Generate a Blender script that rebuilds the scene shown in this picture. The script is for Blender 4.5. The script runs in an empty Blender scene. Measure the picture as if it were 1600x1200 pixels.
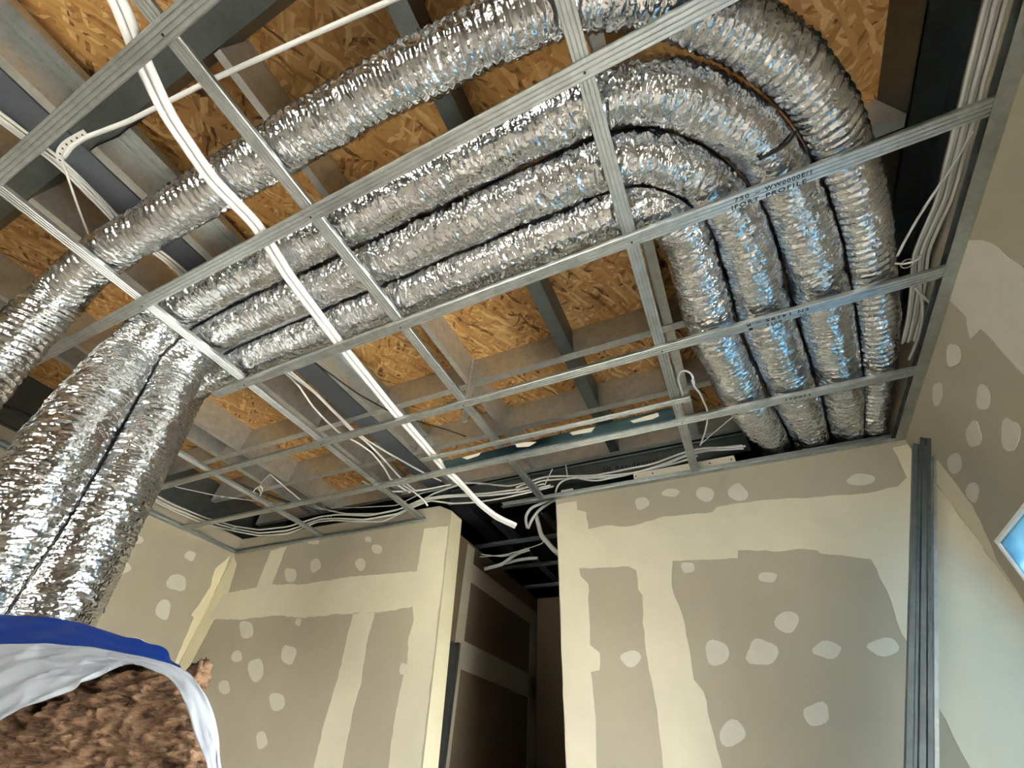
import bpy, bmesh, math, random
import numpy as np
from mathutils import Vector, Matrix
from mathutils.geometry import tessellate_polygon

random.seed(7)
rng = np.random.default_rng(7)
SC = bpy.context.scene
COL = SC.collection
CZ = 1.35                      # camera height above the floor; everything below is written relative to the camera and lifted at the end

# ------------------------------------------------------------------ camera
F_PX = 653.0
def _rot(y, p, r):
    cy, sy, cp, sp, cr, sr = math.cos(y), math.sin(y), math.cos(p), math.sin(p), math.cos(r), math.sin(r)
    fwd = np.array([sy*cp, cy*cp, sp]); right = np.array([cy, -sy, 0.0]); down = -np.cross(right, fwd)
    return np.array([cr*right+sr*down, -sr*right+cr*down, fwd])
RC = _rot(math.radians(-28.1), math.radians(43.66), math.radians(-4.53))
cam_d = bpy.data.cameras.new('camera'); cam = bpy.data.objects.new('camera', cam_d); COL.objects.link(cam)
cam_d.sensor_width = 36.0; cam_d.lens = F_PX/1600*36.0; cam_d.clip_start = 0.02; cam_d.clip_end = 500
_m = Matrix.Identity(4)
for i in range(3):
    _m[i][0] = RC[0][i]; _m[i][1] = -RC[1][i]; _m[i][2] = -RC[2][i]
cam.matrix_world = _m
SC.camera = cam

# ------------------------------------------------------------------ world, light, exposure
SKY_STRENGTH = 2.0
world = bpy.data.worlds.new('sky'); SC.world = world; world.use_nodes = True
wn = world.node_tree.nodes; wl = world.node_tree.links
sky = wn.new('ShaderNodeTexSky'); sky.sky_type = 'NISHITA'; sky.sun_disc = False
sky.sun_elevation = math.radians(50); sky.sun_rotation = math.radians(82); sky.air_density = 1.0; sky.dust_density = 1.5
hsv = wn.new('ShaderNodeHueSaturation'); hsv.inputs['Saturation'].default_value = 0.2
wl.new(sky.outputs[0], hsv.inputs['Color'])
bg = wn['Background']; wl.new(hsv.outputs[0], bg.inputs['Color']); bg.inputs['Strength'].default_value = SKY_STRENGTH
sun_d = bpy.data.lights.new('sun', 'SUN'); sun_d.energy = 36.0; sun_d.angle = math.radians(0.6); sun_d.color = (1.0, 0.93, 0.82)
sun = bpy.data.objects.new('sun', sun_d); COL.objects.link(sun)
sun.rotation_euler = (0, math.radians(40), math.radians(8))        # shines in through the right-hand window onto the floor
SC.view_settings.view_transform = 'Standard'; SC.view_settings.look = 'None'
SC.view_settings.exposure = 1.97; SC.view_settings.gamma = 1.0; SC.view_settings.use_curve_mapping = False

# ------------------------------------------------------------------ helpers
def ray(x, y):
    return RC.T @ np.array([(x-800)/F_PX, (y-600)/F_PX, 1.0])
def onz(x, y, z): d = ray(x, y); return d*z/d[2]
def ony(x, y, Y): d = ray(x, y); return d*Y/d[1]
def onx(x, y, X): d = ray(x, y); return d*X/d[0]
def atd(x, y, dep): d = ray(x, y); return d/(RC[2] @ d)*dep

def lin(c):
    return tuple(((v/255)/12.92 if v/255 <= 0.04045 else ((v/255+0.055)/1.055)**2.4) for v in c)

def setp(o, label=None, cat=None, group=None, kind=None):
    if label: o['label'] = label
    if cat: o['category'] = cat
    if group: o['group'] = group
    if kind: o['kind'] = kind
    return o

def link(name, me, mat=None, parent=None):
    o = bpy.data.objects.new(name, me); COL.objects.link(o)
    if mat is not None:
        me.materials.append(mat)
    if parent is not None: o.parent = parent
    return o

def mesh(name, V, Fs, mat=None, parent=None, smooth=False):
    me = bpy.data.meshes.new(name); me.from_pydata([tuple(map(float, v)) for v in V], [], [tuple(f) for f in Fs]); me.update()
    if smooth: me.polygons.foreach_set('use_smooth', [True]*len(me.polygons))
    return link(name, me, mat, parent)

def empty(name, loc=(0, 0, 0)):
    o = bpy.data.objects.new(name, None); COL.objects.link(o); o.location = loc; o.empty_display_size = 0.1
    return o

class MB:
    def __init__(s): s.V = []; s.F = []
    def add(s, V, Fs):
        n = len(s.V); s.V += [tuple(map(float, v)) for v in V]; s.F += [tuple(i+n for i in f) for f in Fs]; return s
    def box(s, x0, x1, y0, y1, z0, z1):
        return s.add([(x0,y0,z0),(x1,y0,z0),(x1,y1,z0),(x0,y1,z0),(x0,y0,z1),(x1,y0,z1),(x1,y1,z1),(x0,y1,z1)],
                     [(0,3,2,1),(4,5,6,7),(0,1,5,4),(1,2,6,5),(2,3,7,6),(3,0,4,7)])
    def build(s, name, mat, parent=None, bevel=0.0, smooth=False):
        o = mesh(name, s.V, s.F, mat, parent, smooth)
        if bevel:
            bm = bmesh.new(); bm.from_mesh(o.data); bmesh.ops.bevel(bm, geom=bm.edges[:], offset=bevel, segments=1, affect='EDGES'); bm.to_mesh(o.data); bm.free()
        return o

def box(name, mat, x0, x1, y0, y1, z0, z1, parent=None, bevel=0.0):
    return MB().box(x0, x1, y0, y1, z0, z1).build(name, mat, parent, bevel)

def extrude(sec, axis, a0, a1):
    """closed section [(u, w)], swept along 'x' (u = y, w = z) or 'y' (u = x, w = z) or 'z' (u = x, w = y)"""
    n = len(sec); V = []
    for a in (a0, a1):
        for (u, w) in sec:
            V.append({'x': (a, u, w), 'y': (u, a, w), 'z': (u, w, a)}[axis])
    Fs = [(i, (i+1) % n, n+(i+1) % n, n+i) for i in range(n)]
    Fs += [tuple(range(n-1, -1, -1)), tuple(range(n, 2*n))]
    return V, Fs

def fixnormals(o):
    bm = bmesh.new(); bm.from_mesh(o.data); bmesh.ops.recalc_face_normals(bm, faces=bm.faces[:]); bm.to_mesh(o.data); bm.free(); return o

def resample(P, ds, smooth):
    P = np.array(P, float); seg = np.linalg.norm(np.diff(P[:, :3], axis=0), axis=1); L = np.r_[0, np.cumsum(seg)]
    n = max(3, int(L[-1]/ds)+1); t = np.linspace(0, L[-1], n)
    Q = np.stack([np.interp(t, L, P[:, k]) for k in range(P.shape[1])], 1)
    if smooth > 0:
        st = L[-1]/(n-1); h = int(3*smooth/st)+1; k = np.exp(-0.5*(np.arange(-h, h+1)*st/smooth)**2); k /= k.sum()
        A = np.concatenate([2*Q[:1]-Q[h:0:-1] if len(Q) > h else np.repeat(Q[:1], h, 0), Q, 2*Q[-1:]-Q[-2:-h-2:-1] if len(Q) > h else np.repeat(Q[-1:], h, 0)])
        Q = np.stack([np.convolve(A[:, c], k, 'valid') for c in range(Q.shape[1])], 1)
        if abs(len(Q)-n) > 0: Q = Q[:n]
    return Q

def frames(Q):
    T = np.gradient(Q[:, :3], axis=0); T /= np.linalg.norm(T, axis=1, keepdims=True)
    N = np.zeros_like(T); up = np.array([0, 0, 1.0])
    n = up-T[0]*(up @ T[0])
    if np.linalg.norm(n) < 0.2: n = np.array([0, 1.0, 0])-T[0]*T[0][1]
    N[0] = n/np.linalg.norm(n)
    for i in range(1, len(T)):
        n = N[i-1]-T[i]*(N[i-1] @ T[i]); N[i] = n/np.linalg.norm(n)
    return T, N, np.cross(T, N)

def tube(name, P, r, mat, parent=None, segs=10, ds=0.012, smooth=0.03, cap=True):
    Q = resample(P, ds, smooth); T, N, B = frames(Q); n = len(Q)
    a = np.linspace(0, 2*math.pi, segs, endpoint=False)
    V = (Q[:, None, :3]+r*(np.cos(a)[None, :, None]*N[:, None]+np.sin(a)[None, :, None]*B[:, None])).reshape(-1, 3)
    Fs = [(i*segs+j, i*segs+(j+1) % segs, (i+1)*segs+(j+1) % segs, (i+1)*segs+j) for i in range(n-1) for j in range(segs)]
    if cap: Fs += [tuple(range(segs-1, -1, -1)), tuple((n-1)*segs+j for j in range(segs))]
    return mesh(name, V, Fs, mat, parent, True)

def prism(name, poly2d, tofun, thick, mat, parent=None):
    """outline [(a, b)] laid on a plane by tofun(a, b, depth), given a thickness"""
    n = len(poly2d)
    bm = bmesh.new()
    lo = [bm.verts.new(tuple(map(float, tofun(a, b, 0.0)))) for a, b in poly2d]
    hi = [bm.verts.new(tuple(map(float, tofun(a, b, thick)))) for a, b in poly2d]
    for i in range(n): bm.faces.new((lo[i], lo[(i+1) % n], hi[(i+1) % n], hi[i]))
    for tri in tessellate_polygon([[Vector((a, b, 0)) for a, b in poly2d]]):
        if len(set(tri)) == 3:
            for vs in (hi, lo):
                try: bm.faces.new([vs[k] for k in tri])
                except ValueError: pass
    bmesh.ops.recalc_face_normals(bm, faces=bm.faces[:])
    me = bpy.data.meshes.new(name); bm.to_mesh(me); bm.free()
    return link(name, me, mat, parent)

# ---- noise on a (along, around) grid, periodic around
def vnoise(u, v, pv, seed):
    r = np.random.default_rng(seed); nu = int(u.max())+3
    G = r.random((nu, pv))*2-1
    i = np.floor(u).astype(int); fu = u-i; j = np.floor(v).astype(int); fv = v-j
    fu = fu*fu*(3-2*fu); fv = fv*fv*(3-2*fv)
    a = G[i % nu, j % pv]; b = G[(i+1) % nu, j % pv]; c = G[i % nu, (j+1) % pv]; d = G[(i+1) % nu, (j+1) % pv]
    return (a*(1-fu)+b*fu)*(1-fv)+(c*(1-fu)+d*fu)*fv

# ------------------------------------------------------------------ materials
def nmat(name):
    m = bpy.data.materials.new(name); m.use_nodes = True; nt = m.node_tree
    return m, nt, nt.nodes['Principled BSDF']
def node(nt, t, **kw):
    n = nt.nodes.new(t)
    for k, v in kw.items():
        if k in n.inputs.keys(): n.inputs[k].default_value = v
        else: setattr(n, k, v)
    return n
def coords(nt, scale=(1, 1, 1), rot=(0, 0, 0)):
    tc = node(nt, 'ShaderNodeTexCoord'); mp = node(nt, 'ShaderNodeMapping'); mp.inputs['Scale'].default_value = scale; mp.inputs['Rotation'].default_value = rot
    nt.links.new(tc.outputs['Object'], mp.inputs['Vector']); return mp.outputs['Vector']
def ramp(nt, fac, stops):
    r = node(nt, 'ShaderNodeValToRGB'); e = r.color_ramp.elements
    while len(e) < len(stops): e.new(0.5)
    for el, (p, c) in zip(e, stops): el.position = p; el.color = (*c, 1)
    nt.links.new(fac, r.inputs['Fac']); return r.outputs['Color']
def bump(nt, bsdf, h, strength, dist):
    b = node(nt, 'ShaderNodeBump', Strength=strength, Distance=dist); nt.links.new(h, b.inputs['Height']); nt.links.new(b.outputs[0], bsdf.inputs['Normal'])

def plain(name, rgb, rough=0.6, metal=0.0, var=0.06, scale=9.0, spec=0.5, bumps=0.0, bscale=80):
    m, nt, b = nmat(name); c = lin(rgb)
    nz = node(nt, 'ShaderNodeTexNoise', Scale=scale, Detail=5.0, Roughness=0.6); nt.links.new(coords(nt), nz.inputs['Vector'])
    col = ramp(nt, nz.outputs['Fac'], [(0.3, tuple(v*(1-var) for v in c)), (0.7, tuple(min(1, v*(1+var)) for v in c))])
    nt.links.new(col, b.inputs['Base Color']); b.inputs['Roughness'].default_value = rough; b.inputs['Metallic'].default_value = metal
    b.inputs['Specular IOR Level'].default_value = spec
    if bumps:
        n2 = node(nt, 'ShaderNodeTexNoise', Scale=bscale, Detail=3.0); nt.links.new(coords(nt), n2.inputs['Vector']); bump(nt, b, n2.outputs['Fac'], bumps, 0.002)
    return m

def steel(name, rgb, rough, rvar=0.1, spangle=True, metal=1.0):
    m, nt, b = nmat(name); c = lin(rgb)
    vo = node(nt, 'ShaderNodeTexVoronoi', Scale=55.0); nt.links.new(coords(nt), vo.inputs['Vector'])
    nz = node(nt, 'ShaderNodeTexNoise', Scale=14.0, Detail=6.0, Roughness=0.65); nt.links.new(coords(nt), nz.inputs['Vector'])
    mx = node(nt, 'ShaderNodeMath', operation='MULTIPLY_ADD'); nt.links.new(vo.outputs['Color'], mx.inputs[0]); mx.inputs[1].default_value = 0.25 if spangle else 0.0
    nt.links.new(nz.outputs['Fac'], mx.inputs[2])
    col = ramp(nt, mx.outputs[0], [(0.35, tuple(v*0.8 for v in c)), (0.85, tuple(min(1, v*1.12) for v in c))])
    nt.links.new(col, b.inputs['Base Color']); b.inputs['Metallic'].default_value = metal
    mr = node(nt, 'ShaderNodeMapRange'); nt.links.new(nz.outputs['Fac'], mr.inputs['Value']); mr.inputs['To Min'].default_value = rough-rvar; mr.inputs['To Max'].default_value = rough+rvar
    nt.links.new(mr.outputs[0], b.inputs['Roughness'])
    n3 = node(nt, 'ShaderNodeTexNoise', Scale=6.0, Detail=2.0); nt.links.new(coords(nt), n3.inputs['Vector']); bump(nt, b, n3.outputs['Fac'], 0.25, 0.01)
    return m

M = {}
M['galv'] = steel('galvanised_channel_steel', (190, 195, 196), 0.42)
M['galv_mott'] = steel('galvanised_joist_steel', (202, 203, 200), 0.36, metal=0.8)
M['galv_shaded'] = steel('shade_darkened_galvanised_steel', (112, 120, 122), 0.45)  # galvanised steel darkened to paint in shade on joists, studs and corridor channels
M['beam'] = plain('slate_primer_paint', (84, 89, 97), 0.5, 0.0, 0.08, 3.0)
M['teal'] = steel('teal_reflection_steel', (74, 104, 116), 0.3, 0.08, False)  # teal paints in the dark reflection of plain galvanised steel
M['black'] = plain('black_plastic', (24, 24, 26), 0.5)
M['white_cable'] = plain('white_cable_sheath', (226, 226, 228), 0.42, 0, 0.03)
M['grey_cable'] = plain('light_grey_cable_sheath', (196, 196, 194), 0.45, 0, 0.04)
M['cond'] = plain('grey_flexible_conduit', (170, 172, 174), 0.5, 0, 0.05)
M['board'] = plain('grey_beige_board_paper', (162, 154, 137), 0.85, 0, 0.05, 2.5, 0.2, 0.05, 260)
M['board_dark'] = plain('corridor_shade_board_paper', (104, 90, 72), 0.85, 0, 0.05, 2.5, 0.2)  # board colour darkened to paint in the shade of the corridor
M['comp'] = plain('cream_joint_compound', (200, 193, 173), 0.8, 0, 0.05, 5.0, 0.25, 0.08, 40)
M['comp_wet'] = plain('pale_yellow_joint_compound', (209, 200, 170), 0.8, 0, 0.05, 5.0, 0.25, 0.08, 40)
M['spot'] = plain('white_grey_filler', (193, 189, 177), 0.8, 0, 0.05, 14.0, 0.25, 0.1, 60)
M['plaster'] = plain('cut_board_edge', (214, 206, 190), 0.85, 0, 0.05)
M['floor'] = plain('dusty_chipboard_floor', (176, 164, 145), 0.8, 0, 0.1, 2.0)
M['ext'] = plain('pale_outside_ground', (168, 164, 152), 0.9, 0, 0.12, 0.3)
M['deck_shade'] = plain('unlit_void_black', (30, 29, 28), 0.8)  # near-black deck colour paints in the darkness of the corridor void
M['pvc'] = plain('white_window_plastic', (238, 238, 236), 0.35, 0, 0.02)
M['dark_door'] = plain('charcoal_door_lining', (52, 52, 50), 0.5)
M['ink'] = plain('black_ink', (22, 22, 24), 0.7)
M['screw'] = steel('dark_screw_steel', (70, 68, 66), 0.4, 0.05, False)
M['tie'] = plain('clear_white_cable_tie', (215, 215, 212), 0.4)

def osb_mat():
    m, nt, b = nmat('oriented_strand_board'); L = nt.links
    tc = node(nt, 'ShaderNodeTexCoord')
    wz = node(nt, 'ShaderNodeTexNoise', Scale=7.0, Detail=2.0); L.new(tc.outputs['Object'], wz.inputs['Vector'])
    mixv = node(nt, 'ShaderNodeVectorMath', operation='MULTIPLY_ADD'); L.new(wz.outputs['Color'], mixv.inputs[0]); mixv.inputs[1].default_value = (0.07, 0.07, 0.0); L.new(tc.outputs['Object'], mixv.inputs[2])
    cols = []; hs = []
    for k, (ang, sx, sy) in enumerate(((0.2, 9, 62), (-0.45, 10, 70), (0.75, 11, 66), (-1.1, 9, 60))):
        mp = node(nt, 'ShaderNodeMapping'); mp.inputs['Rotation'].default_value = (0, 0, ang); mp.inputs['Scale'].default_value = (sx, sy, 0.01); mp.inputs['Location'].default_value = (k*3.7, k*1.9, 0)
        rt = node(nt, 'ShaderNodeMapping'); rt.inputs['Rotation'].default_value = (0, 0, ang); L.new(mixv.outputs[0], rt.inputs['Vector'])
        mp.inputs['Rotation'].default_value = (0, 0, 0); L.new(rt.outputs[0], mp.inputs['Vector'])
        vo = node(nt, 'ShaderNodeTexVoronoi', Scale=1.0); vo.voronoi_dimensions = '2D'; L.new(mp.outputs[0], vo.inputs['Vector'])
        sep = node(nt, 'ShaderNodeSeparateColor'); L.new(vo.outputs['Color'], sep.inputs[0])
        cols.append(sep.outputs[0]); hs.append(sep.outputs[1])
    # each layer shows where its own random flake number is high
    cur = cols[0]; hcur = hs[0]
    for k in (1, 2, 3):
        gt = node(nt, 'ShaderNodeMath', operation='GREATER_THAN'); L.new(hs[k], gt.inputs[0]); gt.inputs[1].default_value = 0.52
        mx = node(nt, 'ShaderNodeMix'); mx.data_type = 'FLOAT'; L.new(gt.outputs[0], mx.inputs[0]); L.new(cur, mx.inputs[2]); L.new(cols[k], mx.inputs[3]); cur = mx.outputs[0]
    gr = node(nt, 'ShaderNodeTexNoise', Scale=30.0, Detail=4.0); L.new(tc.outputs['Object'], gr.inputs['Vector'])
    ad = node(nt, 'ShaderNodeMath', operation='MULTIPLY_ADD'); L.new(gr.outputs['Fac'], ad.inputs[0]); ad.inputs[1].default_value = 0.5; L.new(cur, ad.inputs[2])
    su = node(nt, 'ShaderNodeMath', operation='SUBTRACT'); L.new(ad.outputs[0], su.inputs[0]); su.inputs[1].default_value = 0.25
    c = ramp(nt, su.outputs[0], [(0.0, lin((104, 66, 30))), (0.07, lin((158, 110, 58))), (0.3, lin((180, 132, 74))), (0.75, lin((198, 152, 92))), (1.0, lin((222, 184, 128)))])
    L.new(c, b.inputs['Base Color']); b.inputs['Roughness'].default_value = 0.6
    bump(nt, b, cur, 0.5, 0.004)
    return m
M['osb'] = osb_mat()

def foil_mat():
    m, nt, b = nmat('crumpled_aluminium_foil')
    nz = node(nt, 'ShaderNodeTexNoise', Scale=26.0, Detail=3.0); nt.links.new(coords(nt), nz.inputs['Vector'])
    col = ramp(nt, nz.outputs['Fac'], [(0.3, lin((196, 198, 202))), (0.7, lin((228, 229, 231)))])
    nt.links.new(col, b.inputs['Base Color']); b.inputs['Metallic'].default_value = 1.0; b.inputs['Roughness'].default_value = 0.16
    n2 = node(nt, 'ShaderNodeTexVoronoi', Scale=95.0); nt.links.new(coords(nt), n2.inputs['Vector']); bump(nt, b, n2.outputs['Distance'], 0.35, 0.004)
    return m
M['foil'] = foil_mat()

def wool_mat():
    m, nt, b = nmat('brown_mineral_wool')
    nz = node(nt, 'ShaderNodeTexNoise', Scale=1.0, Detail=8.0, Roughness=0.7, Distortion=0.6); nt.links.new(coords(nt, (24, 24, 60)), nz.inputs['Vector'])
    col = ramp(nt, nz.outputs['Fac'], [(0.32, lin((52, 36, 28))), (0.5, lin((136, 105, 82))), (0.75, lin((182, 152, 124)))])  # darkest stop paints crevice shade into the wool colour
    nt.links.new(col, b.inputs['Base Color']); b.inputs['Roughness'].default_value = 0.95; b.inputs['Specular IOR Level'].default_value = 0.1
    n2 = node(nt, 'ShaderNodeTexNoise', Scale=1.0, Detail=6.0, Roughness=0.7); nt.links.new(coords(nt, (90, 90, 260)), n2.inputs['Vector']); bump(nt, b, n2.outputs['Fac'], 1.0, 0.012)
    return m
M['wool'] = wool_mat()

def film_mat(name, rgb, trans, rough=0.4, spec=0.4):
    m, nt, b = nmat(name); b.inputs['Base Color'].default_value = (*lin(rgb), 1); b.inputs['Roughness'].default_value = rough; b.inputs['Specular IOR Level'].default_value = spec
    tr = node(nt, 'ShaderNodeBsdfTranslucent'); tr.inputs['Color'].default_value = (*lin(rgb), 1)
    mx = node(nt, 'ShaderNodeMixShader'); mx.inputs[0].default_value = trans
    nt.links.new(b.outputs[0], mx.inputs[1]); nt.links.new(tr.outputs[0], mx.inputs[2]); nt.links.new(mx.outputs[0], nt.nodes['Material Output'].inputs['Surface'])
    return m
M['bag_white'] = film_mat('white_plastic_film', (158, 162, 170), 0.2)
M['bag_blue'] = film_mat('blue_plastic_film', (8, 44, 116), 0.1, 0.6, 0.12)

def glass_mat(name, tint):
    m, nt, b = nmat(name)
    t = node(nt, 'ShaderNodeBsdfTransparent'); t.inputs['Color'].default_value = (*tint, 1)
    g = node(nt, 'ShaderNodeBsdfGlossy'); g.inputs['Roughness'].default_value = 0.02
    fr = node(nt, 'ShaderNodeFresnel', IOR=1.45); mx = node(nt, 'ShaderNodeMixShader')
    nt.links.new(fr.outputs[0], mx.inputs[0]); nt.links.new(t.outputs[0], mx.inputs[1]); nt.links.new(g.outputs[0], mx.inputs[2]); nt.links.new(mx.outputs[0], nt.nodes['Material Output'].inputs['Surface'])
    return m
M['glass'] = glass_mat('clear_window_glass', (0.95, 0.97, 0.97))
def bluefilm():
    m, nt, b = nmat('blue_protective_film')
    nz = node(nt, 'ShaderNodeTexNoise', Scale=7.0, Detail=4.0); nt.links.new(coords(nt, (1, 1, 2.5)), nz.inputs['Vector'])
    col = ramp(nt, nz.outputs['Fac'], [(0.35, (0.068, 0.125, 0.168)), (0.7, (0.10, 0.16, 0.195))])
    tl = node(nt, 'ShaderNodeBsdfTranslucent'); t = node(nt, 'ShaderNodeBsdfTransparent'); mx = node(nt, 'ShaderNodeMixShader'); mx.inputs[0].default_value = 0.25
    nt.links.new(col, tl.inputs['Color']); nt.links.new(col, t.inputs['Color'])
    nt.links.new(tl.outputs[0], mx.inputs[1]); nt.links.new(t.outputs[0], mx.inputs[2]); nt.links.new(mx.outputs[0], nt.nodes['Material Output'].inputs['Surface'])
    return m
M['film_glass'] = bluefilm()

# ------------------------------------------------------------------ main measures (metres, relative to the camera)
H = 1.39          # underside of the ceiling grid
ZB, ZO = 1.74, 1.94   # underside of joists, underside of the deck
XR, XL, YB, YR = 1.022, -4.04, 2.403, -3.2
FL = -CZ

# ================================================================== the setting
setp(box('floor', M['floor'], -4.3, 1.3, -3.4, 6.2, FL-0.1, FL), kind='structure')
deck = setp(box('ceiling', M['osb'], -4.3, 1.3, -3.4, 2.7, ZO, ZO+0.02), kind='structure')
setp(box('ceiling_corridor', M['deck_shade'], -4.3, 1.3, 2.7, 6.2, ZO, ZO+0.02), kind='structure')

def wall_poly(name, pts, y0, y1, mat):
    o = prism(name, pts, lambda a, b, d: (a, y0+d, b), y1-y0, mat); return setp(o, kind='structure')
JL = lambda z: -1.70+(1.39-z)*0.0587       # doorway left edge as measured
JR = lambda z: -0.884+(1.39-z)*0.021
wbl = wall_poly('wall_back_left', [(XL-0.15, FL), (JL(FL), FL), (JL(1.44), 1.44), (JL(1.44)-0.12, 1.50), (XL-0.15, 1.53)], YB, YB+0.145, M['board'])
wbr = wall_poly('wall_back_right', [(JR(FL), FL), (XR+0.15, FL), (XR+0.15, H+0.01), (JR(H), H+0.01)], YB, YB+0.1, M['board'])
wl_ = setp(box('wall_left', M['board'], XL-0.15, XL, YR, YB, FL, 1.53), kind='structure')
RX0, RX1, RZ0, RZ1 = -2.0, -0.3, -0.9, 0.45
mb = MB(); mb.box(XL-0.15, RX0, YR-0.15, YR, FL, ZO).box(RX1, XR+0.28, YR-0.15, YR, FL, ZO).box(RX0, RX1, YR-0.15, YR, FL, RZ0).box(RX0, RX1, YR-0.15, YR, RZ1, ZO)
wrear = setp(mb.build('wall_rear', M['board']), kind='structure')
# right wall with the window opening
WY0, WY1, WZ0, WZ1 = 0.1, 2.295, -1.0, 0.816
mb = MB(); T = XR+0.10
mb.box(XR, T, YR, WY0, FL, 1.59).box(XR, T, WY1, YB+0.1, FL, 1.59).box(XR, T, WY0, WY1, FL, WZ0).box(XR, T, WY0, WY1, WZ1, 1.59)
wr = setp(mb.build('wall_right', M['board']), kind='structure')
# outer shell that keeps the void above the ceiling dark
setp(box('wall_outer_right', M['galv_shaded'], 1.23, 1.3, -3.4, 2.6, 1.2, ZO), kind='structure')
setp(box('wall_outer_left', M['galv_shaded'], -4.3, -4.2, -3.4, 6.2, FL, ZO), kind='structure')
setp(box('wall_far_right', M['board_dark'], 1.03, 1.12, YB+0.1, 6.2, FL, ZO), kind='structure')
# corridor behind the doorway
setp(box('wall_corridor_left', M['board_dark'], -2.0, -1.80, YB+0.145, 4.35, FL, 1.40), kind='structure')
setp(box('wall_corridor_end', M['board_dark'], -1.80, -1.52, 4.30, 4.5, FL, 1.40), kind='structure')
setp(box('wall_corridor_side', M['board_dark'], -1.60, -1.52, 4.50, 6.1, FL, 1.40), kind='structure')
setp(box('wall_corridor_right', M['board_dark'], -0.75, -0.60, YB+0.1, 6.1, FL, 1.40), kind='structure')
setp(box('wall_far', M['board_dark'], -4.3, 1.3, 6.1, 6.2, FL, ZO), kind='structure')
setp(MB().box(1.3, 60, -60, 60, -4.2, -4.1).box(-60, 1.3, -60, -3.5, -4.2, -4.1).build('ground', M['ext']), kind='structure')

# ---------------- joint compound and filler spots on the walls (thin raised patches)
def on_back(px):   p = ony(px[0], px[1], YB-0.0005); return (p[0], p[2])
def on_left(px):   p = onx(px[0], px[1], XL+0.0005); return (p[1], p[2])
def on_right(px):  p = onx(px[0], px[1], XR-0.0005); return (p[1], p[2])
def put_back(y):   return lambda a, b, d: (a, y-d, b)
fb = lambda a, b, d: (a, YB-d, b)
fl = lambda a, b, d: (XL+d, a, b)
frr = lambda a, b, d: (XR-d, a, b)
def zoomed(pts, ox, oy, k=0.3): return [(ox+k*x, oy+k*y) for x, y in pts]
def ragged(pts, step=0.03, amp=0.004, seed=1):
    """adds small irregular points to a trowelled outline"""
    r = random.Random(seed); out = []
    for i in range(len(pts)):
        a = pts[i]; b = pts[(i+1) % len(pts)]; L = math.hypot(b[0]-a[0], b[1]-a[1]); n = max(1, min(24, int(L/step))); out.append(a)
        for k in range(1, n):
            t = k/n; out.append((a[0]+(b[0]-a[0])*t+r.uniform(-amp, amp), a[1]+(b[1]-a[1])*t+r.uniform(-amp, amp)))
    return out
def patch(name, pix, to2d, place, mat, parent, seed=1, thick=0.0016, rag=True):
    P = [to2d(p) for p in pix]
    if rag: P = ragged(P, 0.03, 0.004, seed)
    return prism(name, P, place, thick, mat, parent)
def spot(cx, cy, rx, ry, to2d, place, parent, seed, mat=None):
    r = random.Random(seed); n = 16; ph = [r.uniform(0, 6.28) for _ in range(3)]; am = [r.uniform(0.03, 0.09) for _ in range(3)]
    pix = []
    for k in range(n):
        a = 2*math.pi*k/n; s = 1+sum(am[q]*math.sin((q+2)*a+ph[q]) for q in range(3)); pix.append((cx+rx*s*math.cos(a), cy+ry*s*math.sin(a)))
    return prism('filler_spot', [to2d(p) for p in pix], place, 0.0024, mat or M['spot'], parent)

bl = lambda pts: zoomed(pts, 280, 840)
patch('compound_band', bl([(150,425),(330,427),(490,406),(640,418),(830,398),(1040,390),(1215,360),(1222,430),(1195,520),(1190,640),(1155,780),(1130,900),(1100,1100),(1080,1350),(1240,1350),(1395,0),(1400,-60),(1275,-45),(1255,80),(1240,175),(1060,190),(880,205),(790,222),(640,243),(480,245),(235,292)]), on_back, fb, M['comp'], wbl, 3)
patch('compound_band', bl([(478,68),(560,46),(472,268),(392,284)]), on_back, fb, M['comp'], wbl, 4, 0.0011)
patch('compound_band', bl([(905,398),(1020,392),(975,560),(950,740),(900,920),(850,1200),(820,1380),(650,1380),(700,1200),(760,950),(830,720),(870,540)]), on_back, fb, M['comp'], wbl, 5, 0.0011)
patch('compound_band', bl([(283,92),(300,140),(255,285),(180,430),(75,630),(-60,900),(-130,900),(10,640)]), on_back, fb, M['comp_wet'], wbl, 6, 0.0009)
for i, (x, y, a, b) in enumerate([(580,195,30,40),(710,145,28,35),(945,140,25,35),(1030,60,28,25),(985,10,18,15),(350,480,38,45),(300,620,30,28),(400,690,38,65),(235,780,28,38),(570,610,38,52),(510,855,42,48),(430,1055,30,45),(620,440,15,20),(700,22,30,14),(1170,685,22,32)]):
    spot(280+.3*x, 840+.3*y, .3*a, .3*b, on_back, fb, wbl, 100+i)
zt, zb = 1.43, -0.4
mesh('compound_band', [(JL(z)+dx, y, z) for dx in (0.0002, 0.0018) for z, y in ((zb, YB+0.0005), (zb, YB+0.144), (zt, YB+0.144), (zt, YB+0.0005))], [(0, 1, 2, 3), (7, 6, 5, 4), (0, 4, 5, 1), (1, 5, 6, 2), (2, 6, 7, 3), (3, 7, 4, 0)], M['comp_wet'], wbl)
ll = lambda pts: zoomed(pts, 0, 840)
patch('compound_band', ll([(1203,90),(1120,165),(1095,260),(995,405),(1010,415),(915,640),(800,900),(840,900),(962,640)]), on_left, fl, M['comp_wet'], wl_, 7)
for i, (x, y, a, b) in enumerate([(710,10,35,25),(635,155,45,35),(990,95,30,25),(920,235,52,45),(540,310,30,45),(850,375,38,55),(720,560,40,40)]):
    spot(.3*x, 840+.3*y, .3*a, .3*b, on_left, fl, wl_, 200+i)
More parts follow.
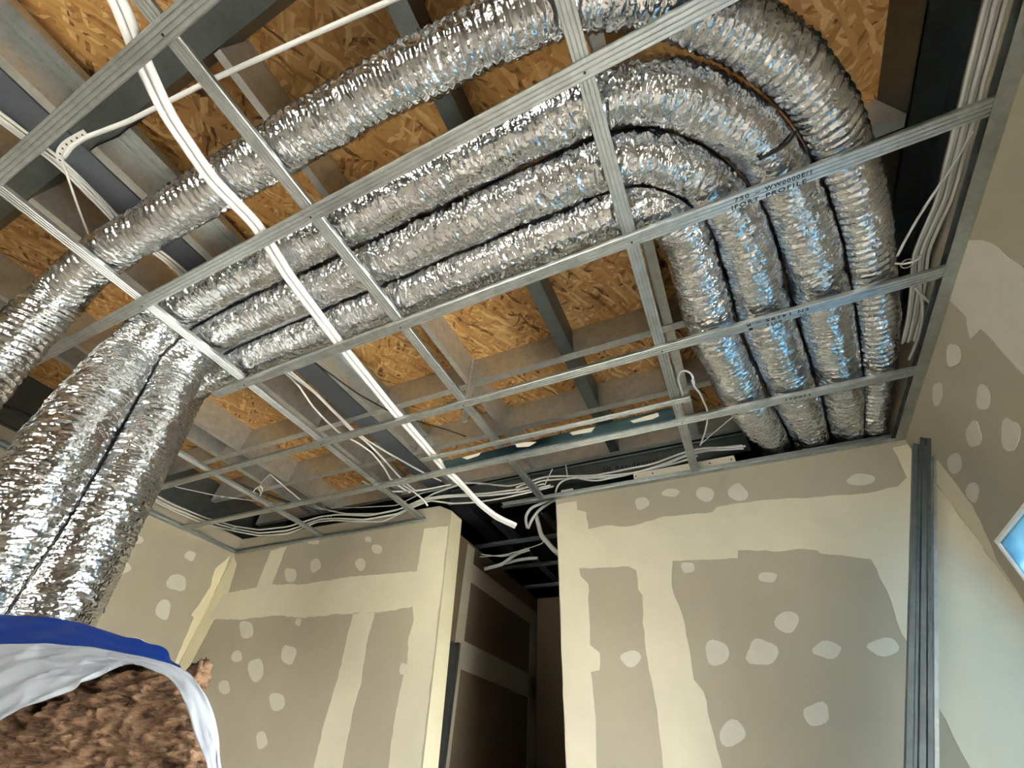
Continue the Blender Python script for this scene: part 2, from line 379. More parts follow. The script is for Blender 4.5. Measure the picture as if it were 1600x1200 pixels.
comb = [(870,789),(901,783),(902,797),(916,800),(919,827),(946,821),(979,823),(1000,819),(1030,809),(1114,800),(1120,792),(1180,783),(1288,776),(1360,770),(1403,760),(1417,746),(1408,727),(1394,700),(1412,696)]
cornr = [pp for pp in [(1.019, 1.36), (1.019, 0.6), (1.019, -0.35)]]
comb2 = [(1516,1200),(1465,1104),(1426,1017),(1408,988),(1385,921),(1361,874),(1342,872),(1282,865),(1277,860),(1252,857),(1225,861),(1153,860),(1153,872),(1051,876),(1050,918),(1066,960),(1076,1008),(1084,1062),(1099,1080),(1120,1170),(1150,1290),(1052,1290),(1036,1200),(1027,1110),(1012,1032),(1004,972),(1004,930),(997,921),(994,891),(982,885),(905,888),(907,900),(919,912),(922,1008),(937,1020),(937,1047),(923,1050),(931,1128),(932,1200),(936,1290)]
P = [on_back(p) for p in comb]+cornr+[(on_back((1516,1200))[0]+0.02, -0.35)]+[on_back(p) for p in comb2]
zlow = on_back((936, 1290))[1]; P += [(JR(zlow)+0.001, zlow)]
prism('compound_band', ragged(P, 0.035, 0.004, 8), fb, 0.0016, M['comp'], wbr)
r3 = [(410,755,38,32),(560,700,45,22),(740,708,48,38),(910,700,50,45),(650,1090,35,30),(1065,1140,48,28)]
for i, (x, y, a, b) in enumerate(r3): spot(880+.3*x, 560+.3*y, .3*a, .3*b, on_back, fb, wbr, 300+i)
r8 = [(365,440,62,58),(235,600,80,72),(575,585,75,45),(870,570,85,45),(520,920,70,60),(80,1020,68,68),(0,600,60,70)]
for i, (x, y, a, b) in enumerate(r8): spot(1120+.3*x, 840+.3*y, .3*a, .3*b, on_back, fb, wbr, 320+i)
spot(1345, 749.5, 21, 9.6, on_back, fb, wbr, 340); spot(986, 1029, 16, 12.6, on_back, fb, wbr, 341)
# right wall
w8 = lambda pts: zoomed(pts, 1120, 300)
patch('compound_band', w8([(1292,245),(1420,262),(1600,400),(1800,560),(1800,1150),(1600,950),(1375,710),(1320,765),(1300,650),(1212,560),(1240,400)]), on_right, frr, M['spot'], wr, 9)
patch('compound_band', [(1424,692),(1446,700),(1470,725),(1520,790),(1560,880),(1640,1000),(1605,962),(1541,874),(1504,812),(1460,752)], on_right, frr, M['comp'], wr, 11)
for i, (x, y, a, b) in enumerate([(1235,850,38,65),(1150,1050,26,62),(1390,1070,38,65)]): spot(1120+.3*x, 300+.3*y, .3*a, .3*b, on_right, frr, wr, 400+i)
for i, (x, y, a, b) in enumerate([(1340,130,38,70),(1530,130,48,90),(1240,280,34,60),(1335,430,36,50)]): spot(1120+.3*x, 640+.3*y, .3*a, .3*b, on_right, frr, wr, 410+i)

# ---------------- window in the right wall
def window(name, origin, parts):
    w = setp(empty(name, origin), kind='structure')
    for nm, mt, bx, lb in parts:
        o = MB().box(*bx).build(nm, M[mt], w, 0.003 if nm != 'pane' else 0.0); o.matrix_parent_inverse = Matrix.Translation(-Vector(origin))
        if lb: o['label'] = lb
fx0, fx1 = XR-0.004, XR+0.06; MU = 1.50; MV = 0.8; e = 0.016
parts = [('window_frame', 'pvc', (fx0, fx1, a, b, c, d), None) for a, b, c, d in ((WY0, WY1, WZ1-e, WZ1), (WY0, WY1, WZ0, WZ0+e), (WY0, WY0+e, WZ0+e, WZ1-e), (WY1-e, WY1, WZ0+e, WZ1-e))]
parts += [('mullion', 'pvc', (fx0+0.005, fx1, y-0.04, y+0.04, WZ0+e, WZ1-e), None) for y in (MU, MV)]
parts += [('pane', 'film_glass', (XR+0.006, XR+0.012, MU+0.04, WY1-e, WZ0+e, WZ1-e), 'pane still under its blue protective film'),
          ('pane', 'glass', (XR+0.03, XR+0.036, MV+0.04, MU-0.04, WZ0+e, WZ1-e), None), ('pane', 'glass', (XR+0.03, XR+0.036, WY0+e, MV-0.04, WZ0+e, WZ1-e), None)]
window('window_1', (XR, (WY0+WY1)/2, WZ0), parts)
ry0, ry1 = YR-0.06, YR+0.004; RM = (RX0+RX1)/2
parts = [('window_frame', 'pvc', (a, b, ry0, ry1, c, d), None) for a, b, c, d in ((RX0, RX1, RZ1-e, RZ1), (RX0, RX1, RZ0, RZ0+e), (RX0, RX0+e, RZ0+e, RZ1-e), (RX1-e, RX1, RZ0+e, RZ1-e))]
parts += [('mullion', 'pvc', (RM-0.04, RM+0.04, ry0, ry1-0.005, RZ0+e, RZ1-e), None), ('pane', 'glass', (RX0+e, RM-0.04, YR-0.036, YR-0.03, RZ0+e, RZ1-e), None), ('pane', 'glass', (RM+0.04, RX1-e, YR-0.036, YR-0.03, RZ0+e, RZ1-e), None)]
window('window_rear_added', (RM, YR, RZ0), parts)  # added unseen window behind the camera, to light the bale and ducts

# ================================================================== structure above the grid
def joist_x(y, x0, x1, label, web='near', fl=0.045, mat=None, group='cross joists under the strand board deck'):
    """C-profile along X: web at y (facing the camera side), flanges away from it"""
    t = 0.0025; s = 1 if web == 'near' else -1
    sec = [(y, ZB), (y+s*fl, ZB), (y+s*fl, ZB+0.014), (y+s*(fl-t), ZB+0.014), (y+s*(fl-t), ZB+t), (y+s*t, ZB+t), (y+s*t, ZO-t-0.001), (y+s*(fl-t), ZO-t-0.001), (y+s*(fl-t), ZO-0.015), (y+s*fl, ZO-0.015), (y+s*fl, ZO-0.001), (y, ZO-0.001)]
    V, Fs = extrude(sec, 'x', x0, x1); o = fixnormals(mesh('cross_joist', V, Fs, mat or M['galv_mott']))
    return setp(o, label, 'joist', group)
def joist_y(x, y0, y1, label, fl=0.045, mat=None, group='short joists between the cross joists', web='right'):
    t = 0.0025; s = -1 if web == 'right' else 1
    sec = [(x, ZB), (x+s*fl, ZB), (x+s*fl, ZB+0.014), (x+s*(fl-t), ZB+0.014), (x+s*(fl-t), ZB+t), (x+s*t, ZB+t), (x+s*t, ZO-t-0.001), (x+s*(fl-t), ZO-t-0.001), (x+s*(fl-t), ZO-0.015), (x+s*fl, ZO-0.015), (x+s*fl, ZO-0.001), (x, ZO-0.001)]
    V, Fs = extrude(sec, 'y', y0, y1); o = fixnormals(mesh('short_joist', V, Fs, mat or M['galv_mott']))
    return setp(o, label, 'joist', group)
BX0, BX1 = -2.045, -1.885      # slate steel beam
mb = MB(); mb.box(BX0, BX1, YR, 4.0, ZB+0.004, ZB+0.014).box(BX0, BX1, YR, 4.0, ZO-0.012, ZO-0.002).box((BX0+BX1)/2-0.004, (BX0+BX1)/2+0.004, YR, 4.0, ZB+0.014, ZO-0.012)
setp(mb.build('steel_beam', M['beam']), 'slate grey painted steel beam with cables running along its underside', 'beam')
AY = [0.89, 1.507, 2.0, 2.51]
where = ['just beyond the first bay of foil ducts', 'across the middle of the open bays', 'above the teal steel sheet', 'above the top of the back wall']
for y, w in zip(AY, where):
    joist_x(y, BX1+0.012, 0.975, f'galvanised cross joist right of the slate beam, {w}')
    joist_x(y, XL-0.1, BX0-0.008, f'galvanised cross joist left of the slate beam, {w}')
for x0, x1, w in ((BX1+0.012, 0.975, 'right'), (XL-0.1, BX0-0.008, 'left')):
    mb = MB(); mb.box(x0, x1, -0.382, -0.25, ZB, ZB+0.004).box(x0, x1, -0.254, -0.25, ZB+0.004, ZO-0.002).box(x0, x1, -0.382, -0.378, ZB+0.004, ZO-0.002)
    setp(mb.build('box_joist', M['galv_shaded']), f'dark wide boxed joist near the top of the photo, {w} of the slate beam', 'joist')
spans = [(-0.90, -0.385, 'in the topmost bay'), (-0.245, 0.885, 'above the long ducts'), (0.94, 1.502, 'in the bright open bay'), (1.556, 1.995, 'in the narrow middle bay'), (2.05, 2.505, 'in the last bay')]
for (x, fw, web, nm) in ((0.095, 0.045, 'right', 'right of the middle ceiling channel'), (-0.435, 0.07, 'right', 'dark wide-flanged one'), (-1.09, 0.032, 'right', 'with a reflective tan web'), (-1.827, 0.045, 'right', 'hard against the slate beam'), (-2.33, 0.07, 'right', 'left of the slate beam'), (-3.13, 0.04, 'right', 'with a broad dull web'), (-3.36, 0.05, 'right', 'near the left wall')):
    for (y0, y1, w) in spans:
        joist_y(x, y0, y1, f'short steel joist {nm}, {w}', fw, M['galv_shaded'] if 'dark' in nm else None, web=web)
# light ledge strip along the joist next to the beam
for (y0, y1, w) in spans[:4]:
    mb = MB(); mb.box(-1.826, -1.745, y0, y1, 1.862, 1.866).box(-1.748, -1.744, y0, y1, 1.866, 1.90).box(-1.79, -1.784, y0, y1, 1.856, 1.862)
    setp(mb.build('ledge_strip', M['galv']), f'galvanised ledge strip beside the slate beam, {w}', 'ledge')
# strap crossing under the beam
mb = MB(); mb.box(BX0-0.05, BX1+0.07, 1.50, 1.535, ZB-0.004, ZB-0.001).box(BX0-0.05, BX0-0.046, 1.50, 1.535, ZB-0.03, ZB-0.004).box(BX0+0.03, BX0+0.05, 1.508, 1.528, ZB-0.008, ZB-0.004)
setp(mb.build('beam_strap', M['galv']), 'flat galvanised strap crossing under the slate beam', 'strap')
# rim profiles at the right and back
mb = MB(); mb.box(0.98, 1.012, YR, 6.0, ZB, ZB+0.004).box(1.016, 1.10, YR, 6.0, ZB+0.012, ZB+0.016).box(0.98, 0.984, YR, 6.0, ZB, ZO-0.002).box(1.09, 1.1, YR, 6.0, 1.60, ZB+0.012)
setp(mb.build('rim_joist', M['galv_shaded']), 'dark folded rim joist high along the right wall behind the cables', 'joist')
mb = MB(); mb.box(BX1+0.02, 0.36, 2.575, 2.58, 1.60, 1.73).box(BX1+0.02, 0.36, 2.575, 2.66, 1.595, 1.60).box(BX1+0.02, 0.36, 2.56, 2.575, 1.715, 1.73)
header = setp(mb.build('header_track', M['galv_shaded']), 'dark printed steel track high above the back wall', 'track')

# ================================================================== ceiling grid
def chan_sec(c, z, w=0.047, h=0.018):
    hw = w/2; s = [(-hw+0.007, h), (-hw, h), (-hw, 0.0025), (-hw+0.002, 0)]
    for g in (-0.0125, 0.0, 0.0125):
        s += [(g-0.0022, 0), (g-0.0008, 0.0030), (g+0.0008, 0.0030), (g+0.0022, 0)]
    s += [(hw-0.002, 0), (hw, 0.0025), (hw, h), (hw-0.007, h), (hw-0.007, h-0.0012), (hw-0.0012, h-0.0012), (hw-0.0012, 0.004), (-hw+0.0012, 0.004), (-hw+0.0012, h-0.0012), (-hw+0.007, h-0.0012)]
    return [(c+a, z+b) for a, b in s]
def channel(axis, c, z, a0, a1, label, group, w=0.047, h=0.018):
    V, Fs = extrude(chan_sec(c, z, w, h), axis, a0, a1)
    o = fixnormals(mesh('furring_channel', V, Fs, M['galv'])); return setp(o, label, 'ceiling channel', group)
LY = [y-0.0235 for y in (-0.264, 0.278, 0.808, 1.358, 1.89)]
GL = 'lower furring channels across the room'; GM = 'upper furring channels running to the back wall'
LX = []
lx_names = ['nearest furring channel across the top left corner of the photo', 'long furring channel across in front of the foil ducts, just beyond the nearest one',
            'furring channel below the three long ducts, printed with black lettering', 'furring channel across the open bays, printed with upside-down lettering', 'last furring channel across before the back wall, under the teal steel sheet']
for i, y in enumerate(LY):
    LX.append(channel('x', y, H, -2.19 if i == 2 else XL+0.008, XR-0.012, lx_names[i], GL))
MX = [-0.0185+0.0235+0.0, -1.011+0.0235, -1.99+0.0235, -2.995+0.0235]
MX[0] = 0.007
m_names = ['furring channel running to the back wall past the start of the duct bends', 'furring channel running to the back wall left of centre, ending over the doorway',
           'furring channel running to the back wall where the three ducts turn down', 'furring channel running to the back wall nearest the left wall']
MCH = []
for i, x in enumerate(MX):
    MCH.append(channel('y', x, H+0.0185, (YR+0.05) if i != 3 else 0.95, YB-0.004, m_names[i], GM))
# short rail of the teal sheet
rail = channel('x', 1.697, H, -1.49, 0.075, 'short narrow furring channel along the near edge of the teal steel sheet', GL, 0.032, 0.009)
# screws at the crossings, in the channel below
def screw(parent, x, y, z):
    V = []; Fs = []
    for r, zz in ((0.004, z), (0.0035, z-0.0016)):
        for k in range(8): V.append((x+r*math.cos(k*math.pi/4), y+r*math.sin(k*math.pi/4), zz))
    Fs = [(k, (k+1) % 8, 8+(k+1) % 8, 8+k) for k in range(8)]+[tuple(range(15, 7, -1)), tuple(range(8))]
    return fixnormals(mesh('screw', V, Fs, M['screw'], parent))
for i, y in enumerate(LY):
    for j, x in enumerate(MX):
        if (i == 2 and x < -2.19) or (j == 3 and i < 3): continue
        screw(LX[i], x, y+0.006, H)
# perimeter tracks
def track(name, V, Fs, label): return setp(fixnormals(mesh(name, V, Fs, M['galv'])), label, 'track', 'perimeter tracks of the ceiling grid')
def usec(a0, a1, b0, b1, t=0.0015):   # open towards a0
    return [(a0, b0), (a1, b0), (a1, b1), (a0, b1), (a0, b1-t), (a1-t, b1-t), (a1-t, b0+t), (a0, b0+t)]
V, Fs = extrude(usec(XR-0.045, XR-0.0005, H-0.002, H+0.028), 'y', YR, YB-0.005); track('perimeter_track', V, Fs, 'galvanised perimeter track along the right wall')
V, Fs = extrude(usec(XL+0.04, XL+0.0005, H-0.002, H+0.028), 'y', YR, YB-0.005); track('perimeter_track', V, Fs, 'galvanised perimeter track along the left wall')
xd0, xd1 = ony(667, 808, YB)[0], ony(786, 794, YB)[0]
V, Fs = extrude(usec(YB-0.034, YB-0.0005, H-0.002, H+0.026), 'x', XL+0.042, xd0); track('perimeter_track', V, Fs, 'galvanised perimeter track on the back wall left of the doorway')
V, Fs = extrude(usec(YB-0.034, YB-0.0005, H-0.002, H+0.026), 'x', xd1, XR-0.047); track('perimeter_track', V, Fs, 'galvanised perimeter track on the back wall right of the doorway, poking into the opening')

# printed lettering
def text(parent, body, size, mat4, mw):
    cu = bpy.data.curves.new('lettering', 'FONT'); cu.body = body; cu.size = size; cu.space_character = 1.25; cu.extrude = 0.0002; cu.offset = 0.00045; cu.resolution_u = 3
    t = bpy.data.objects.new('lettering', cu); COL.objects.link(t)
    dg = bpy.context.evaluated_depsgraph_get(); me = bpy.data.meshes.new_from_object(t.evaluated_get(dg)); bpy.data.objects.remove(t); bpy.data.curves.remove(cu)
    w = max(v.co.x for v in me.vertices)-min(v.co.x for v in me.vertices)
    me.transform(mat4 @ Matrix.Diagonal((mw/w, 1, 1, 1))); o = link('lettering', me, M['ink'], parent); o['label'] = 'black printed lettering'; return o
_text = text
def text(parent, body, size, mat4, mw):
    n = len(body); k = 0
    for w in body.split(' '):
        if w: _text(parent, w, size, mat4 @ Matrix.Translation((mw*k/n, 0, 0)), mw*len(w)/n*0.96)
        k += len(w)+1
def down_m(x, y, z, flip=False):
    m = Matrix.Identity(4); s = -1 if flip else 1
    m[0][0] = s; m[1][1] = -s; m[2][2] = -1; m[0][3] = x; m[1][3] = y; m[2][3] = z; return m
p0, p1 = onz(1143, 331, H), onz(1262, 286, H)
text(LX[2], 'IFORT PROFILE', 0.0205, down_m(p0[0], LY[2]+0.0215, H-0.0004), p1[0]-p0[0])
p0, p1 = onz(1147, 308, H), onz(1272, 262, H)
text(LX[2], '750 - WW0000E/1', 0.0185, down_m(p0[0], LY[2]-0.002, H-0.0004), p1[0]-p0[0])
p0, p1 = onz(1264, 478, H), onz(1165, 503, H)
text(LX[3], 'EN 14195 - R', 0.0195, down_m(p0[0], LY[3]-0.015, H-0.0004, True), p0[0]-p1[0])
p0, p1 = onz(1260, 491, H), onz(1172, 515, H)
text(LX[3], 'DC    0015   I', 0.0180, down_m(p0[0], LY[3]+0.010, H-0.0004, True), p0[0]-p1[0])
p0, p1 = onz(1268, 616, H), onz(1228, 625, H)
text(LX[4], '110021', 0.0180, down_m(p0[0], LY[4]-0.010, H-0.0004, True), p0[0]-p1[0])
m4 = Matrix(((1, 0, 0, ony(943, 735, 2.574)[0]), (0, 0, -1, 2.5745), (0, 1, 0, ony(943, 738, 2.574)[2]), (0, 0, 0, 1)))
text(header, 'US Residential', 0.05, m4, ony(1030, 720, 2.574)[0]-ony(943, 735, 2.574)[0])

# steel sheet, its dark reflection painted teal, between the short rail and the last channel
sh = [(692,722),(1050,637),(1054,657),(950,686),(880,703),(800,717),(703,738)]
S2 = [(lambda p: (p[0], p[1]))(onz(x, y, H+0.014)) for x, y in sh]
S2 = [(a, min(max(b, 1.716), 1.838)) for a, b in S2]
sheet = prism('steel_sheet', S2, lambda a, b, d: (a, b, H+0.014+d), 0.002, M['teal']); setp(sheet, 'steel sheet in teal reflection colour with torn pale edges lying in the ceiling grid', 'sheet')
for pts in ([(985,658),(1028,645),(1030,650),(1020,655),(990,661)], [(890,676),(930,667),(924,675),(895,680)], [(805,694),(822,691),(838,691),(826,698),(808,699)], [(722,715),(752,707),(748,712),(730,718)]):
    prism('torn_edge', [tuple(onz(x, y, H+0.012)[:2]) for x, y in pts], lambda a, b, d: (a, b, H+0.012+d), 0.002, M['plaster'], sheet)

# stub hanger where the tan joist meets the middle cross joist
hb = ony(724, 622, 1.50)
mb = MB(); mb.box(-1.088, -1.058, 1.496, 1.502, H+0.037, ZO-0.01).box(-1.088, -1.084, 1.47, 1.502, H+0.037, ZO-0.01)
setp(mb.build('grid_hanger', M['galv_mott']), 'upright galvanised angle hanger at the corner of the tan joist and cross joist', 'hanger')

# ================================================================== foil ducts
def squeeze(V, Q, others):
    """neighbouring ducts press flat against each other instead of passing through"""
    for P in others:
        O = resample(P, 0.012, 0.045)
        for i in range(len(Q)):
            dv = O[:, :3]-Q[i, :3]; D2 = (dv*dv).sum(1); k = int(D2.argmin()); D = math.sqrt(D2[k])
            if D > 0.27: continue
            n_ = dv[k]/D; lim = D*Q[i, 3]/(Q[i, 3]+O[k, 3])-0.0028
            e_ = (V[i]-Q[i, :3]) @ n_-lim; m_ = e_ > 0
            if m_.any(): V[i][m_] -= (e_[m_]*1.0)[:, None]*n_
    return V
def duct(name, P, label, seed, spiral=False, nb=None, group='foil covered flexible ducts', others=()):
    nb = nb or (96 if not spiral else 80)
    Q = resample(P, 0.0036, 0.045); T, N, B = frames(Q); n = len(Q); r0 = Q[:, 3]
    s = np.arange(n)*0.0036; a = np.linspace(0, 2*math.pi, nb, endpoint=False)
    Sg, Ag = np.meshgrid(s, a, indexing='ij'); A1 = Ag/(2*math.pi)
    # soft bulges
    d = 0.004*vnoise(Sg/0.16, A1*6, 6, seed)+0.0025*vnoise(Sg/0.05, A1*10, 10, seed+1)
    # cross creases: short along the duct, long around it, slightly skewed in alternating directions
    sk = 0.02*vnoise(Sg/0.10, A1*8, 8, seed+9)
    amp = 0.5+0.5*np.clip(vnoise(Sg/0.09, A1*7, 7, seed+6)+0.5, 0, 1.2)
    if not spiral:
        d += amp*(0.0040*(1-2*np.abs(vnoise((Sg+sk)/0.016, A1*14, 14, seed+2)))+0.0034*(1-2*np.abs(vnoise((Sg-sk)/0.009, A1*24, 24, seed+3))))
        d += 0.0022*(1-2*np.abs(vnoise((Sg+0.5*sk)/0.0075, A1*46, 46, seed+4)))
    else:
        pitch = 0.030
        ph = (Sg+sk*0.25)/pitch-A1; w = np.abs((ph % 1.0)-0.5)*2
        d += 0.0055*(1-w**1.4)+0.0022*(1-2*np.abs(vnoise((Sg+sk)/0.014, A1*22, 22, seed+2)))+0.0015*vnoise(Sg/0.009, A1*44, 44, seed+4)
    rr = r0[:, None]+d
    V = Q[:, None, :3]+rr[..., None]*(np.cos(Ag)[..., None]*N[:, None]+np.sin(Ag)[..., None]*B[:, None])
    V = squeeze(V, Q, others)
    I = (np.arange(n-1)[:, None]*nb+np.arange(nb)[None]); J = (np.arange(n-1)[:, None]*nb+(np.arange(nb)[None]+1) % nb)
    quads = np.stack([I, J, J+nb, I+nb], -1).reshape(-1, 4)
    me = bpy.data.meshes.new(name); me.vertices.add(n*nb); me.vertices.foreach_set('co', V.reshape(-1)); nq = len(quads)
    me.loops.add(nq*4); me.loops.foreach_set('vertex_index', quads.reshape(-1).astype(np.int32)); me.polygons.add(nq)
    me.polygons.foreach_set('loop_start', np.arange(0, nq*4, 4, dtype=np.int32)); me.update(calc_edges=True); me.validate()
    return setp(link(name, me, M['foil']), label, 'duct', group)
ZD = 1.541
def px(x, y, X): return tuple(onx(x, y, X))
R0 = 0.0905
d1 = [(.835,2.70,1.53,R0),(.83,2.42,1.524,R0),(.765,2.0,1.522,.094),(.67,1.47,1.53,.098),(.62,1.17,ZD,.097),(.56,.94,ZD,.092),(.505,.79,ZD,.089),(.445,.67,ZD,.088),(.36,.56,ZD,.088),(.26,.46,ZD,.088),(.145,.395,ZD,.089),(0,.36,ZD,R0),(-.5,.357,ZD,R0),(-1.75,.357,ZD,R0),(-2.08,.375,1.538,R0),
      (-2.205,.405,1.33,.108),(-2.125,.412,1.077,.116),(*px(94,706,-2.05),.122),(*px(24,830,-2.05),.122),(*px(-52,955,-2.08),.122),(*px(-110,1060,-2.08),.120)]
d2 = [(.65,2.70,1.53,R0),(.645,2.42,1.524,R0),(.56,2.0,1.522,.10),(.445,1.43,1.53,.100),(.41,1.14,ZD,.096),(.375,.93,ZD,R0),(.33,.82,ZD,.087),(.275,.725,ZD,.087),(.205,.645,ZD,.087),(.12,.58,ZD,.088),(0,.545,ZD,R0),(-.5,.542,ZD,R0),(-1.75,.542,ZD,R0),(-2.06,.55,1.538,R0),
      (*px(268,585,-2.17),.108),(*px(227,690,-2.05),.117),(*px(160,805,-2.02),.120),(*px(84,955,-2.0),.120),(*px(28,1060,-2.0),.120)]
d3 = [(.475,2.70,1.53,R0),(.467,2.42,1.524,.088),(.34,2.0,1.522,.10),(.235,1.43,1.53,.099),(.215,1.12,ZD,R0),(.20,.94,ZD,R0),(.165,.82,ZD,R0),(.09,.75,ZD,R0),(0,.727,ZD,R0),(-.5,.727,ZD,R0),(-1.75,.727,ZD,R0),(-2.20,.74,1.545,R0),
      (*px(291,602,-2.42),.098),(*px(250,690,-2.52),.095),(*px(190,800,-2.52),.095),(*px(115,955,-2.45),.095)]
RS = 0.077
d4 = [(.935,2.70,1.50,.066),(.93,2.42,1.497,.066),(.905,2.0,1.505,.068),(.862,1.57,1.51,.070),(.822,1.36,1.515,.073),(.775,1.12,1.524,RS),(.725,.93,1.524,RS),(.672,.757,1.524,RS),(.615,.627,1.524,RS),(.54,.503,1.524,RS),(.447,.39,1.524,RS),(.335,.285,1.524,RS),(.2,.18,1.524,RS),(0,.11,1.524,RS),(-.2,.09,1.524,RS),(-.57,.065,1.524,RS),(-1.2,.055,1.524,RS),(-1.98,.05,1.512,RS),(-2.18,.06,1.49,.08),
      (*px(95,462,-2.34),.088),(*px(45,510,-2.40),.096),(*px(-15,570,-2.42),.10),(*px(-80,640,-2.42),.10)]
dk1 = duct('flexible_duct', d1, 'wide foil flexible duct, outermost of the three smooth ones, running beside the ribbed duct', 11, others=(d2, d3, d4))
duct('flexible_duct', d2, 'wide foil flexible duct, middle one of the three smooth ones', 23, others=(d1, d3))
duct('flexible_duct', d3, 'wide foil flexible duct on the inside of the bend, beside the open bays', 37, others=(d2, d1))
duct('ribbed_duct', d4, 'slimmer ribbed foil duct along the top and round the outside of the bend', 51, True, others=(d1,))

o = tube('tear', [tuple(onz(x, y, z)) for x, y, z in ((1243,206,1.482),(1236,218,1.462),(1222,231,1.450),(1205,240,1.444),(1186,249,1.441))], 0.0055, M['black'], dk1, 6, 0.008, 0.015); o['label'] = 'dark slit torn in the foil'

# ================================================================== leaning studs
def stud(pix_top, pix_bot, yt, yb, w, dpt, label, mat, ang=0.0):
    """C-stud leaning in the corner, from the floor to its top end"""
    t = ony(*pix_top, yt); b = ony(*pix_bot, yb)
    d = (b-t); k = (FL+0.001-t[2])/d[2]; b = t+d*k
    t = Vector(t); b = Vector(b); ax = (t-b).normalized(); u = Vector((math.cos(ang), math.sin(ang), 0)); u = (u-ax*u.dot(ax)).normalized(); v = ax.cross(u)
    th = 0.002; g = 0.004
    sec = [(-w/2, 0), (-w/6, 0), (-w/6+g, g), (w/6-g, g), (w/6, 0), (w/2, 0), (w/2, dpt), (w/2-0.01, dpt), (w/2-0.01, dpt-th), (w/2-th, dpt-th), (w/2-th, th+g), (-w/2+th, th+g), (-w/2+th, dpt-th), (-w/2+0.01, dpt-th), (-w/2+0.01, dpt), (-w/2, dpt)]
    n = len(sec); V = [tuple(p+u*a+v*c) for p in (b, t) for a, c in sec]
    Fs = [(i, (i+1) % n, n+(i+1) % n, n+i) for i in range(n)]+[tuple(range(n-1, -1, -1)), tuple(range(n, 2*n))]
    return setp(fixnormals(mesh('metal_stud', V, Fs, mat)), label, 'stud', 'loose metal studs leaning in the corner')
stud((1438,694), (1431,1200), 2.02, 1.98, 0.042, 0.045, 'leftmost of the loose metal studs leaning in the right corner', M['galv_shaded'])
stud((1446,684), (1446,1200), 2.085, 2.045, 0.034, 0.045, 'middle and tallest of the loose metal studs leaning in the right corner', M['galv_shaded'])
stud((1456,712), (1457,1200), 2.145, 2.11, 0.030, 0.045, 'rightmost and shortest of the loose metal studs, with a bright edge', M['galv'])

# ================================================================== cables
def Zp(pts, z): return [tuple(onz(x, y, zz if (zz := (p[2] if len(p) > 2 else z)) else z)) for p in pts for x, y in [p[:2]]]
def Yp(pts, Y): return [tuple(ony(p[0], p[1], p[2] if len(p) > 2 else Y)) for p in pts]
def cable(name, P, r, mat, label, group=None, segs=8, smooth=0.03, cat='cable'):
    return setp(tube(name, P, r, M[mat], None, segs, 0.012, smooth), label, cat, group)

# two thick white pipes hanging across the grid, then down into the doorway
ctr = [(170,-30),(185,0),(222,95),(262,180),(330,280),(400,350),(450,430),(510,510),(545,555),(610,635),(660,692),(700,738)]
base = np.array([(-1.10, -2.6, H+0.032), (-1.09, -1.3, H+0.032)]+Zp(ctr, H+0.032))
tail = np.array([ony(712,748,1.985), ony(722,758,2.03), ony(750,788,2.1), ony(776,808,2.18), ony(806,822,2.26)])
for k, nm in ((-1, 'left-hand'), (1, 'right-hand')):
    P = np.concatenate([base, tail]); T_ = np.gradient(P, axis=0); side = np.stack([T_[:, 1], -T_[:, 0], 0*T_[:, 0]], 1); side /= np.linalg.norm(side, axis=1, keepdims=True)
    P = P-k*side*0.0136
    cable('white_pipe', P, 0.0125, 'white_cable', f'{nm} one of the two thick white pipes slung across the grid into the doorway', 'thick white pipes', 10, 0.03, 'pipe')
# cable ties round the pair
def tie(c, ax, r, label):
    ax = Vector(ax).normalized(); u = ax.orthogonal().normalized(); v = ax.cross(u); P = [tuple(Vector(c)+u*(r*math.cos(t))+v*(r*0.6*math.sin(t))) for t in np.linspace(0, 2*math.pi, 17)]
    return setp(tube('cable_tie', P, 0.0022, M['tie'], None, 6, 0.006, 0.0, False), label, 'cable tie', 'white cable ties')
tp = tail[-1]*0.75+tail[-2]*0.25; tie(tp, tail[-1]-tail[-2], 0.027, 'cable tie near the drooping ends of the white pipes in the doorway')
tp = tail[0]; tie(tp, tail[1]-tail[0], 0.028, 'cable tie where the white pipes drop below the last channel')

GB = 'white cables running along the slate beam'
run = [(-40,150),(0,178),(98,253),(172,327),(195,354),(270,408),(350,480),(455,583)]
b0 = np.array(Zp(run, 1.715)); b0 = np.concatenate([[(b0[0][0]+0.02, -2.6, 1.715)], b0])
c1 = np.array(Zp([(468,604),(486,632),(506,654),(530,676),(556,690),(580,706),(600,730),(612,752),(640,770)], 1.60))
c2 = np.array(Zp([(490,612),(520,642),(548,672),(570,688),(596,714),(628,749),(650,768)], 1.62))
c3 = np.array(Zp([(492,612),(522,642),(550,670),(572,687),(610,710),(664,740),(690,752)], 1.69))
for k, (cc, dx, nm) in enumerate(((c1, -0.035, 'sagging lowest'), (c2, -0.012, 'middle'), (c3, 0.016, 'straightest'))):
    P = np.concatenate([b0+np.array([dx, 0, -0.004*k]), cc+np.array([0, 0, 0])])
    cable('cable', P, 0.0062, 'white_cable', f'white cable along the slate beam, {nm} of the three', GB)
cable('cable', Zp([(-20,175),(0,190),(36,213),(72,240),(98,256),(120,276),(150,303),(172,330),(190,352)], 1.68), 0.005, 'grey_cable', 'short grey cable beside the slate beam in the upper left', GB)

